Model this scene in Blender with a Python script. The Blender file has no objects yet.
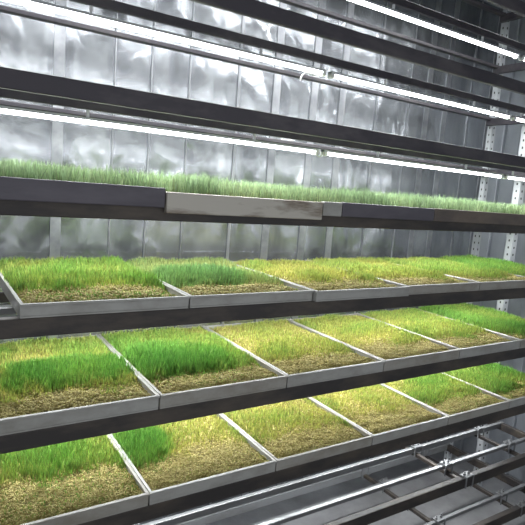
import bpy, bmesh, numpy as np, math, random
from mathutils import Matrix, Vector
S=1.4; random.seed(3); rng=np.random.default_rng(5)
ZF=-1.27   # floor height in rack units (camera at 0)
H=-ZF*S
def U(x,y,z): return (x*S,y*S,z*S+H)
col=bpy.context.scene.collection
# ---------------- materials
def mat(name,base=(.5,.5,.5),rough=.5,metal=0,noise=None,bump=None,emis=None,estr=0):
    m=bpy.data.materials.new(name);m.use_nodes=True;nt=m.node_tree;N=nt.nodes;L=nt.links
    b=N['Principled BSDF'];b.inputs['Base Color'].default_value=(*base,1);b.inputs['Roughness'].default_value=rough;b.inputs['Metallic'].default_value=metal
    tc=N.new('ShaderNodeTexCoord')
    if noise:
        sc,c2,vscale,lo,hi=noise
        mp=N.new('ShaderNodeMapping');mp.inputs['Scale'].default_value=vscale;L.new(tc.outputs['Object'],mp.inputs['Vector'])
        n=N.new('ShaderNodeTexNoise');n.inputs['Scale'].default_value=sc;n.inputs['Detail'].default_value=6;n.inputs['Roughness'].default_value=.65;L.new(mp.outputs[0],n.inputs['Vector'])
        r=N.new('ShaderNodeValToRGB');r.color_ramp.elements[0].position=lo;r.color_ramp.elements[1].position=hi
        r.color_ramp.elements[0].color=(*base,1);r.color_ramp.elements[1].color=(*c2,1)
        L.new(n.outputs['Fac'],r.inputs['Fac']);L.new(r.outputs['Color'],b.inputs['Base Color'])
    if bump:
        prev=None
        for sc,st,vs,dist in (bump if isinstance(bump,list) else [bump]):
            mp=N.new('ShaderNodeMapping');mp.inputs['Scale'].default_value=vs;L.new(tc.outputs['Object'],mp.inputs['Vector'])
            n=N.new('ShaderNodeTexNoise');n.inputs['Scale'].default_value=sc;n.inputs['Detail'].default_value=2;n.inputs['Distortion'].default_value=.6;L.new(mp.outputs[0],n.inputs['Vector'])
            bp=N.new('ShaderNodeBump');bp.inputs['Strength'].default_value=st;bp.inputs['Distance'].default_value=dist
            L.new(n.outputs['Fac'],bp.inputs['Height'])
            if prev: L.new(prev.outputs[0],bp.inputs['Normal'])
            prev=bp
        L.new(prev.outputs[0],b.inputs['Normal'])
    if emis:
        b.inputs['Emission Color'].default_value=(*emis,1);b.inputs['Emission Strength'].default_value=estr
    return m
M_wall=mat('galvanized_sheet',(.24,.25,.27),.27,.86,noise=(2.2,(.48,.50,.52),(2.5,1,.8),.35,.7),bump=[(2.6,.75,(1.5,1,.7),.045),(8,.5,(1,1,.7),.014)])
M_seam=mat('galvanized_seam',(.42,.43,.45),.35,.8,noise=(6,(.24,.25,.27),(1,1,1),.4,.65))
M_wallR=mat('side_wall_paint',(.42,.445,.48),.4,.5,noise=(3,(.30,.32,.35),(1,1,.5),.35,.7),bump=(4,.5,(1,1,1),.03))
M_floor=mat('floor_steel',(.36,.36,.37),.45,.4,noise=(5,(.22,.22,.22),(1,1,1),.3,.7))
M_beam=mat('dark_steel_beam',(.055,.050,.060),.40,.3,noise=(9,(.12,.11,.115),(.4,1,1),.45,.75))
M_rail=mat('brown_black_rail',(.036,.032,.031),.45,.3,noise=(10,(.11,.09,.07),(.3,1,1),.42,.75))
M_slate=mat('slate_board',(.080,.074,.090),.40,.2,noise=(12,(.13,.12,.14),(.3,1,1),.4,.75))
M_worn=mat('worn_board',(.48,.455,.40),.42,.3,noise=(4,(.16,.12,.085),(.6,1,3.0),.50,.64))
M_tan=mat('tan_board',(.17,.135,.105),.5,.1,noise=(9,(.08,.07,.065),(.4,1,1),.4,.7))
M_alu=mat('light_tube',(.30,.31,.32),.42,.6,noise=(8,(.20,.20,.20),(.4,1,1),.4,.7))
M_white=mat('white_perforated_steel',(.50,.52,.54),.45,.3)
M_hole=mat('slot_dark',(.03,.03,.03),.8)
M_tray=mat('grey_plastic_tray',(.33,.32,.29),.42,.1,noise=(14,(.20,.18,.14),(.6,1,1),.45,.8))
M_tray2=mat('grey_plastic_tray_b',(.37,.37,.35),.4,.1,noise=(14,(.24,.235,.21),(.6,1,1),.42,.75))
M_led=mat('led_diffuser',(.9,.9,.9),.4,0,emis=(.95,.98,1),estr=14)
M_plug=mat('white_plastic',(.75,.76,.77),.4)
def attr_mat(name,rough,trans=0):
    m=bpy.data.materials.new(name);m.use_nodes=True;nt=m.node_tree;N=nt.nodes;L=nt.links
    b=N['Principled BSDF'];a=N.new('ShaderNodeAttribute');a.attribute_name='Col'
    L.new(a.outputs['Color'],b.inputs['Base Color']);b.inputs['Roughness'].default_value=rough
    if trans:
        t=N.new('ShaderNodeBsdfTranslucent');L.new(a.outputs['Color'],t.inputs['Color'])
        mx=N.new('ShaderNodeMixShader');mx.inputs[0].default_value=trans
        L.new(b.outputs[0],mx.inputs[1]);L.new(t.outputs[0],mx.inputs[2]);L.new(mx.outputs[0],N['Material Output'].inputs['Surface'])
    return m
M_grass=attr_mat('sprout_blades',.38,.25)
M_grain=attr_mat('grain_mat',.75)
# ---------------- helpers
def empty(name):
    e=bpy.data.objects.new(name,None);e.empty_display_size=.05;col.objects.link(e);return e
def add_box(bm,x0,x1,y0,y1,z0,z1,mi=0):
    vs=[bm.verts.new(U(x,y,z)) for x in(x0,x1) for y in(y0,y1) for z in(z0,z1)]
    for f in((0,1,3,2),(4,6,7,5),(0,4,5,1),(2,3,7,6),(0,2,6,4),(1,5,7,3)):
        fc=bm.faces.new([vs[i] for i in f]);fc.material_index=mi
def finish(name,bm,mats,parent=None,bevel=0):
    bmesh.ops.recalc_face_normals(bm,faces=bm.faces)
    me=bpy.data.meshes.new(name);bm.to_mesh(me);bm.free()
    for m in (mats if isinstance(mats,list) else [mats]): me.materials.append(m)
    o=bpy.data.objects.new(name,me);col.objects.link(o)
    if parent: o.parent=parent
    if bevel:
        md=o.modifiers.new('b','BEVEL');md.width=bevel;md.segments=2;md.limit_method='ANGLE'
    return o
def box(name,*a,mat=None,parent=None,bevel=.002):
    bm=bmesh.new();add_box(bm,*a);return finish(name,bm,mat,parent,bevel)
# ---------------- room
YW=1.66;XR=2.37;ZC=.93
bm=bmesh.new();add_box(bm,-1.2,XR+.03,YW,YW+.03,ZF,ZC)
x=-1.15;k=0
while x<XR-.02:
    w=random.choice([.004,.006,.010,.030])
    add_box(bm,x,x+w,YW-.004,YW,ZF,ZC,1)
    x+=random.uniform(.10,.2);k+=1
finish('wall_back',bm,[M_wall,M_seam])
bm=bmesh.new();add_box(bm,XR,XR+.03,-.6,YW,ZF,ZC)
y=-.5
while y<YW-.05:
    add_box(bm,XR-.02,XR,y,y+.05,ZF,ZC);y+=.13
finish('wall_right',bm,M_wallR,bevel=.006)
box('floor',-1.2,XR+.03,-.6,YW+.03,ZF-.03,ZF,mat=M_floor,bevel=0)
box('ceiling',-1.2,XR+.03,-.6,YW+.03,ZC,ZC+.03,mat=M_wallR,bevel=0)
# ---------------- rack
rack=empty('grow_rack')
LV={'F':-1.13,'E':-.915,'D':-.698,'C':-.480,'B':-.263,'A':-.045,'T1':.166,'T2':.386,'T3':.605,'T4':.82}
XL,XE=-.02,2.11; RH=.036; YB=1.50
for n,z in LV.items():
    top=n[0]=='T'
    ym=M_beam if top else M_rail
    if n!='A': box('front_beam_'+n,XL,XE,1.0,1.022 if not top else 1.014,z-RH+(.002 if top else 0),z,mat=ym,parent=rack,bevel=.003)
    back=M_alu if n in 'EF' else ym
    box('back_beam_'+n,XL,XE,YB-.024,YB,z-(.012 if top else .03),z,mat=back,parent=rack,bevel=.003)
    box('mid_bar_'+n,XL,XE,1.228,1.242,z-.022,z-.001,mat=back if n in'EF' else ym,parent=rack,bevel=.002)
    for i,y in enumerate((1.09,1.36)):
        if n in 'ABCDEF': box(f'support_bar_{n}_{i}',XL,XE,y,y+.014,z-.014,z-.001,mat=M_alu,parent=rack,bevel=.002)
    for i,xx in enumerate((XL-.001,XE-.02)):
        box(f'side_rail_{n}_{i}',xx,xx+.02,1.0,YB,z-.034,z-.004,mat=ym,parent=rack)
        bm=bmesh.new();add_box(bm,xx-.004,xx+.024,.992,1.03,z-.045,z+.012)
        finish(f'clip_{n}_{i}',bm,M_white if n in 'EF' else ym,rack,.002)
def cyl(bm,x,y,z,r,h,seg=8):
    a=[bm.verts.new(U(x+r*math.cos(6.2832*i/seg),y+r*math.sin(6.2832*i/seg),z)) for i in range(seg)]
    b=[bm.verts.new(U(x+r*math.cos(6.2832*i/seg),y+r*math.sin(6.2832*i/seg),z+h)) for i in range(seg)]
    bm.faces.new(a[::-1]);bm.faces.new(b)
    for i in range(seg): bm.faces.new((a[i],a[(i+1)%seg],b[(i+1)%seg],b[i]))
# empty lower levels: cross members with bolted clamps
for n in 'EF':
    z=LV[n]
    for j,xx in enumerate((.45,1.55,1.93)):
        box(f'cross_member_{n}_{j}',xx,xx+.016,1.024,YB-.026,z-.036,z-.0235,mat=M_rail,parent=rack)
        bm=bmesh.new()
        for y in (1.012,1.097,1.235,1.367,1.488):
            add_box(bm,xx-.012,xx+.030,y-.013,y+.013,z+.0005,z+.005)
            add_box(bm,xx-.012,xx-.007,y-.016,y-.0125,z-.035,z+.005);add_box(bm,xx+.025,xx+.030,y-.016,y-.0125,z-.035,z+.005)
            cyl(bm,xx-.004,y,z+.005,.0045,.006,6);cyl(bm,xx+.021,y,z+.005,.0045,.006,6)
            cyl(bm,xx-.004,y,z+.011,.002,.008,6);cyl(bm,xx+.021,y,z+.011,.002,.008,6)
        finish(f'clamps_{n}_{j}',bm,M_alu,rack)
# shelf A front fascia in sections
z=LV['A']
box('front_beam_A',XL,XE,1.0,1.024,-.079,-.048,mat=M_rail,parent=rack,bevel=.003)
for i,(a,b,m,t,o) in enumerate(((XL,.404,M_slate,-.013,0),(.406,.80,M_worn,-.020,.004),(.803,.862,M_tray2,-.018,.002),(.865,1.203,M_slate,-.017,0),(1.206,XE,M_tan,-.016,-.002))):
    box(f'fascia_{i}',a,b,.988-o,.9995,-.052 if i!=1 else -.062,t,mat=m,parent=rack,bevel=.003)
# posts
def post(name,x,y,z0=ZF,z1=.90,w=.028,white=True):
    bm=bmesh.new();add_box(bm,x,x+w,y,y+w*.8,z0,z1)
    zz=z0+.02
    while zz<z1-.02:
        add_box(bm,x+w*.40,x+w*.60,y-.0008,y+.001,zz,zz+.009,1)
        add_box(bm,x-.0008,x+.001,y+w*.32,y+w*.48,zz,zz+.009,1)
        zz+=.03
    finish(name,bm,[M_white if white else M_rail,M_hole],rack)
for i,(x,y) in enumerate(((XE,1.0),(XE,1.31),(XE,YB-.02),(XL-.03,1.0),(XL-.03,YB-.02))):
    post(f'upright_{i}',x,y,w=.036 if i==1 else .028)
# ---------------- LED strips
def led(z,y=1.238,power=6,r=.0085):
    e=empty('led_strip_light')
    for i,(a,b) in enumerate(((.09,.965),(.985,1.86),(1.88,2.08))):
        box(f'housing_{i}',a,b,y-.009,y+.009,z-.002,z+.004,mat=M_white,parent=e,bevel=0)
        bm=bmesh.new();n=8
        ring=[]
        for xx in(a+.008,b-.008):
            ring.append([bm.verts.new(U(xx,y+r*math.cos(math.pi+math.pi*j/n),z-.002+r*math.sin(math.pi+math.pi*j/n))) for j in range(n+1)])
        for j in range(n): bm.faces.new((ring[0][j],ring[0][j+1],ring[1][j+1],ring[1][j]))
        bm.faces.new(ring[0]);bm.faces.new(ring[1][::-1])
        finish(f'tube_{i}',bm,M_led,e)
        for q,(c,d) in enumerate(((a,a+.012),(b-.012,b))):
            box(f'cap_{i}_{q}',c,d,y-.010,y+.010,z-.004-r,z+.004,mat=M_plug,parent=e,bevel=.001)
        for q in range(2):
            xx=a+(b-a)*(.25+.5*q)
            box(f'hanger_{i}_{q}',xx,xx+.006,y-.003,y+.003,z+.004,z+.021,mat=M_plug,parent=e,bevel=0)
        l=bpy.data.lights.new(f'lamp_{i}','AREA');l.shape='RECTANGLE';l.size=(b-a)*S;l.size_y=.016
        l.energy=power*(b-a)/.875;l.color=(.96,.985,1.0)
        lo=bpy.data.objects.new(f'lamp_{i}',l);lo.location=U((a+b)/2,y,z-.0035-r);col.objects.link(lo);lo.parent=e
    cu=bpy.data.curves.new('cord','CURVE');cu.dimensions='3D';cu.bevel_depth=.0028;cu.bevel_resolution=2
    sp=cu.splines.new('BEZIER');pts=[(.955,y,z-.004),(.925,y-.02,z-.020),(.87,y-.03,z-.028),(.862,y-.03,z-.045)] if z>.3 and z<.4 else [(.955,y,z-.006),(.975,y,z-.016),(.995,y,z-.006)]
    sp.bezier_points.add(len(pts)-1)
    for p,c in zip(sp.bezier_points,pts): p.co=U(*c);p.handle_left_type=p.handle_right_type='AUTO'
    o=bpy.data.objects.new('cord',cu);cu.materials.append(M_plug);col.objects.link(o);o.parent=e
for n in ('T3','T2','T1','A','B','C','D','T4'):
    t=n[0]=='T'
    led(LV[n]-(.043 if t else .031),power=7 if t else 7.5,r=.0085 if t else .006)
# ---------------- trays, grain, sprouts
class Noise:
    def __init__(s,f,n=14):
        a=rng.uniform(0,2*np.pi,n);k=f*rng.uniform(.5,1.6,n);s.kx=k*np.cos(a);s.ky=k*np.sin(a);s.p=rng.uniform(0,6.28,n);s.n=n
    def __call__(s,x,y):
        r=0
        for i in range(s.n): r=r+np.sin(s.kx[i]*x+s.ky[i]*y+s.p[i])
        return r/math.sqrt(s.n)
def npmesh(name,V,F,C,m,parent,smooth=False):
    me=bpy.data.meshes.new(name);k=F.shape[1]
    me.vertices.add(len(V));me.vertices.foreach_set('co',V.astype(np.float32).ravel())
    me.loops.add(F.size);me.loops.foreach_set('vertex_index',F.astype(np.int32).ravel())
    me.polygons.add(len(F));me.polygons.foreach_set('loop_start',np.arange(0,F.size,k,dtype=np.int32))
    me.update(calc_edges=True)
    at=me.color_attributes.new('Col','FLOAT_COLOR','POINT')
    at.data.foreach_set('color',np.concatenate([C,np.ones((len(C),1))],1).astype(np.float32).ravel())
    if smooth: me.polygons.foreach_set('use_smooth',np.ones(len(F),bool))
    me.materials.append(m);o=bpy.data.objects.new(name,me);col.objects.link(o);o.parent=parent;return o
def sstep(a,b,x):
    t=np.clip((x-a)/(b-a),0,1);return t*t*(3-2*t)
Y0,Y1=1.0,1.476
YEL=np.array([.50,.49,.13]);GRN=np.array([.20,.39,.07]);DGR=np.array([.08,.26,.05])
def tray(x0,x1,zb,rim,g0,patch=None,front=.12,dens=1.0,cool=0,dy=0,mt=M_tray,hs=1.0):
    e=empty('sprout_tray');T=.004
    bm=bmesh.new();y0,y1=Y0+dy,Y1+dy
    a,b=x0+.0015,x1-.0015
    add_box(bm,a,b,y0,y1,zb,zb+.004)
    add_box(bm,a,b,y0,y0+T,zb+.004,rim);add_box(bm,a,b,y1-T,y1,zb+.004,rim)
    add_box(bm,a,a+T,y0+T,y1-T,zb+.004,rim);add_box(bm,b-T,b,y0+T,y1-T,zb+.004,rim)
    add_box(bm,a-.001,b+.001,y0-.004,y0+T+.001,rim-.004,rim+.001)
    add_box(bm,a-.001,a+T+.002,y0,y1,rim-.002,rim+.0015);add_box(bm,b-T-.002,b+.001,y0,y1,rim-.002,rim+.0015)
    finish('tray_body',bm,mt,e,.0015)
    ix0,ix1,iy0,iy1=a+T,b-T,y0+T,y1-T
    n1=Noise(26);n2=Noise(85);n3=Noise(260)
    nx,ny=90,120
    X,Y=np.meshgrid(np.linspace(ix0,ix1,nx),np.linspace(iy0,iy1,ny))
    def hz(X,Y):
        ed=np.minimum(np.minimum(X-ix0,ix1-X),np.minimum(Y-iy0,iy1-Y))
        return rim-.012+.009*sstep(0,.03,ed)+.0022*n2(X,Y)+.0012*n3(X,Y)
    Z=hz(X,Y)
    V=np.stack([X*S,Y*S,Z*S+H],-1).reshape(-1,3)
    idx=np.arange(nx*ny).reshape(ny,nx)
    F=np.stack([idx[:-1,:-1],idx[:-1,1:],idx[1:,1:],idx[1:,:-1]],-1).reshape(-1,4)
    t=np.clip(.5+.25*n3(X,Y)+.2*n2(X,Y),0,1).reshape(-1,1)
    C=np.array([.14,.11,.022])*(1-t)+np.array([.40,.35,.10])*t
    npmesh('grain_mat',V,F,C,M_grain,e,True)
    def growth(x,y):
        yy=(y-y0)
        g=g0+.13*n1(x,y)
        if patch:
            for (px,py,rx,ry,amt) in patch:
                d=np.sqrt(((x-(x0+px*(x1-x0)))/rx)**2+((yy-py)/ry)**2)
                g=g+amt*(1-sstep(.75,1.15,d+.10*n2(x,y)))
        f=sstep(front-.03,front+.03,yy+.012*n2(x,y)+.012*n1(x,y))
        return np.clip(g,0,1),f
    n=9000
    kx=rng.uniform(ix0,ix1,n);ky=iy0+(iy1-iy0)*rng.uniform(0,1,n)**1.5;kz=hz(kx,ky)+.0012
    base=np.array([[1,0,0],[-1,0,0],[0,1,0],[0,-1,0],[0,0,1],[0,0,-1]])*np.array([.0040,.0022,.0020])
    th=rng.uniform(0,6.28,n);tl=rng.uniform(-.5,.5,n)
    c,s_=np.cos(th),np.sin(th)
    bx=base[None,:,0];by=base[None,:,1];bz=base[None,:,2]
    sx=bx*c[:,None]-by*s_[:,None];sy=bx*s_[:,None]+by*c[:,None];sz=bz+bx*tl[:,None]
    V=np.stack([(kx[:,None]+sx*.8)*S,(ky[:,None]+sy*.8)*S,(kz[:,None]+sz*.8)*S+H],-1).reshape(-1,3)
    f8=np.array([[0,2,4],[2,1,4],[1,3,4],[3,0,4],[2,0,5],[1,2,5],[3,1,5],[0,3,5]])
    F=(f8[None]+6*np.arange(n)[:,None,None]).reshape(-1,3)
    t=rng.uniform(0,1,(n,1));C=np.array([.22,.165,.035])*(1-t)+np.array([.64,.57,.23])*t
    npmesh('grain_kernels',V,F,np.repeat(C,6,0),M_grain,e)
    n=int(29000*dens*(x1-x0)/.332)
    px=rng.uniform(ix0,ix1,n);py=rng.uniform(iy0,iy1,n);g,f=growth(px,py)
    n4=Noise(170)
    keep=rng.uniform(0,1,n)<(.13+.87*f)*(.34+.66*np.clip(g*1.7,0,1))*np.clip(.88+.32*n4(px,py),.25,1)
    px,py,g,f=px[keep],py[keep],g[keep],f[keep];n=len(px)
    pz=hz(px,py)
    h=(.009+.023*g)*hs*rng.uniform(.5,1.2,n)*(.28+.72*f)
    th=rng.uniform(0,6.28,n);w=.0011*rng.uniform(.7,1.2,n)
    la=rng.uniform(0,6.28,n);lm=h*rng.uniform(.03,.35,n)
    lx,ly=np.cos(la)*lm,np.sin(la)*lm
    dx,dyv=np.cos(th)*w,np.sin(th)*w
    P=lambda t,wd:(np.stack([px+lx*t**2-dx*wd,py+ly*t**2-dyv*wd,pz+h*t],-1),np.stack([px+lx*t**2+dx*wd,py+ly*t**2+dyv*wd,pz+h*t],-1))
    a0,a1=P(0,.9);b0,b1=P(.55,1.0);c0,_=P(1.0,0)
    V=np.stack([a0,a1,b1,b0,c0],1);V[...,0:3]*=S;V[...,2]+=H;V=V.reshape(-1,3)
    q=np.array([[0,1,2],[0,2,3],[3,2,4]])
    F=(q[None]+5*np.arange(n)[:,None,None]).reshape(-1,3)
    gg=np.clip(g+.12*rng.normal(0,1,n),0,1)[:,None]
    cc=np.where(gg<.6,YEL+(GRN-YEL)*(gg/.6),GRN+(DGR-GRN)*((gg-.6)/.4)*.7)
    cc=cc*(1-cool)+cool*np.array([.34,.43,.30])
    cc*=rng.uniform(.55,1.35,(n,1))
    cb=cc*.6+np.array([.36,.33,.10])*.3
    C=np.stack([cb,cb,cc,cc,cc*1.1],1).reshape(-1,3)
    npmesh('sprouts',V,F,np.clip(C,0,1),M_grass,e)
W=.332
xs=.075
D=[dict(g0=.52,front=.15,hs=1.1),dict(g0=.22,front=.11,patch=[(.12,.22,.09,.13,.45)]),dict(g0=.16,front=.10),dict(g0=.14,front=.1),dict(g0=.34,front=.11,patch=[(.6,.3,.12,.12,.2)]),dict(g0=.5,front=.08)]
for i,k in enumerate(D): tray(xs+W*i,min(xs+W*(i+1),2.08),LV['D'],-.669,mt=[M_tray,M_tray2][i%2],**k)
xs=.087
Cc=[dict(g0=.12,front=.09,patch=[(.62,.20,.17,.10,.6),(.8,.4,.2,.1,.25)]),dict(g0=.42,front=.10,patch=[(.35,.20,.15,.13,.35)]),dict(g0=.12,front=.11),dict(g0=.18,front=.12),dict(g0=.30,front=.11),dict(g0=.55,front=.06)]
for i,k in enumerate(Cc): tray(xs+W*i,min(xs+W*(i+1),2.08),LV['C'],-.449,mt=[M_tray2,M_tray][i%2],**k)
xs=.143
Bb=[dict(g0=.45,front=.14,hs=1.15),dict(g0=.30,front=.11,patch=[(.3,.19,.14,.10,.4)],cool=.25,hs=1.15),dict(g0=.16,front=.12,hs=1.2),dict(g0=.20,front=.10,hs=1.2),dict(g0=.36,front=.07,hs=1.1),dict(g0=.6,front=.05)]
for i,k in enumerate(Bb): tray(xs+W*i,min(xs+W*(i+1),2.08),LV['B'],-.237,mt=M_tray2 if i<3 else M_tray,dy=-.012 if i==2 else 0,**k)
xs=.08
for i in range(6): tray(xs+W*i,min(xs+W*(i+1),2.08),LV['A'],-.022,g0=.5,front=-.05,cool=.65,dens=.36,hs=1.85)
tray(-.02+.0,.08,LV['A'],-.022,g0=.5,front=-.05,cool=.65,dens=.36,hs=1.85)
tray(-.02,.086,LV['C'],-.449,g0=.12,front=.09)
# ---------------- world + camera
w=bpy.data.worlds.new('w');bpy.context.scene.world=w;w.use_nodes=True
w.node_tree.nodes['Background'].inputs[0].default_value=(.93,.96,1,1);w.node_tree.nodes['Background'].inputs[1].default_value=.72
yaw,pitch,roll=[math.radians(a) for a in(33.08,7.9,-4.49)]
cy,sy,cp,sp=math.cos(yaw),math.sin(yaw),math.cos(pitch),math.sin(pitch)
f=Vector((sy*cp,cy*cp,-sp));r=Vector((cy,-sy,0));d=f.cross(r);cr,sr=math.cos(roll),math.sin(roll)
r2=cr*r+sr*d;d2=-sr*r+cr*d
cam=bpy.data.cameras.new('camera');co=bpy.data.objects.new('camera',cam);col.objects.link(co)
m=Matrix((( r2.x,-d2.x,-f.x,0),(r2.y,-d2.y,-f.y,0),(r2.z,-d2.z,-f.z,H),(0,0,0,1)));co.matrix_world=m
cam.sensor_width=36;cam.lens=36*527.9/525;cam.clip_start=.02
bpy.context.scene.camera=co
vs=bpy.context.scene.view_settings;vs.view_transform='Standard'
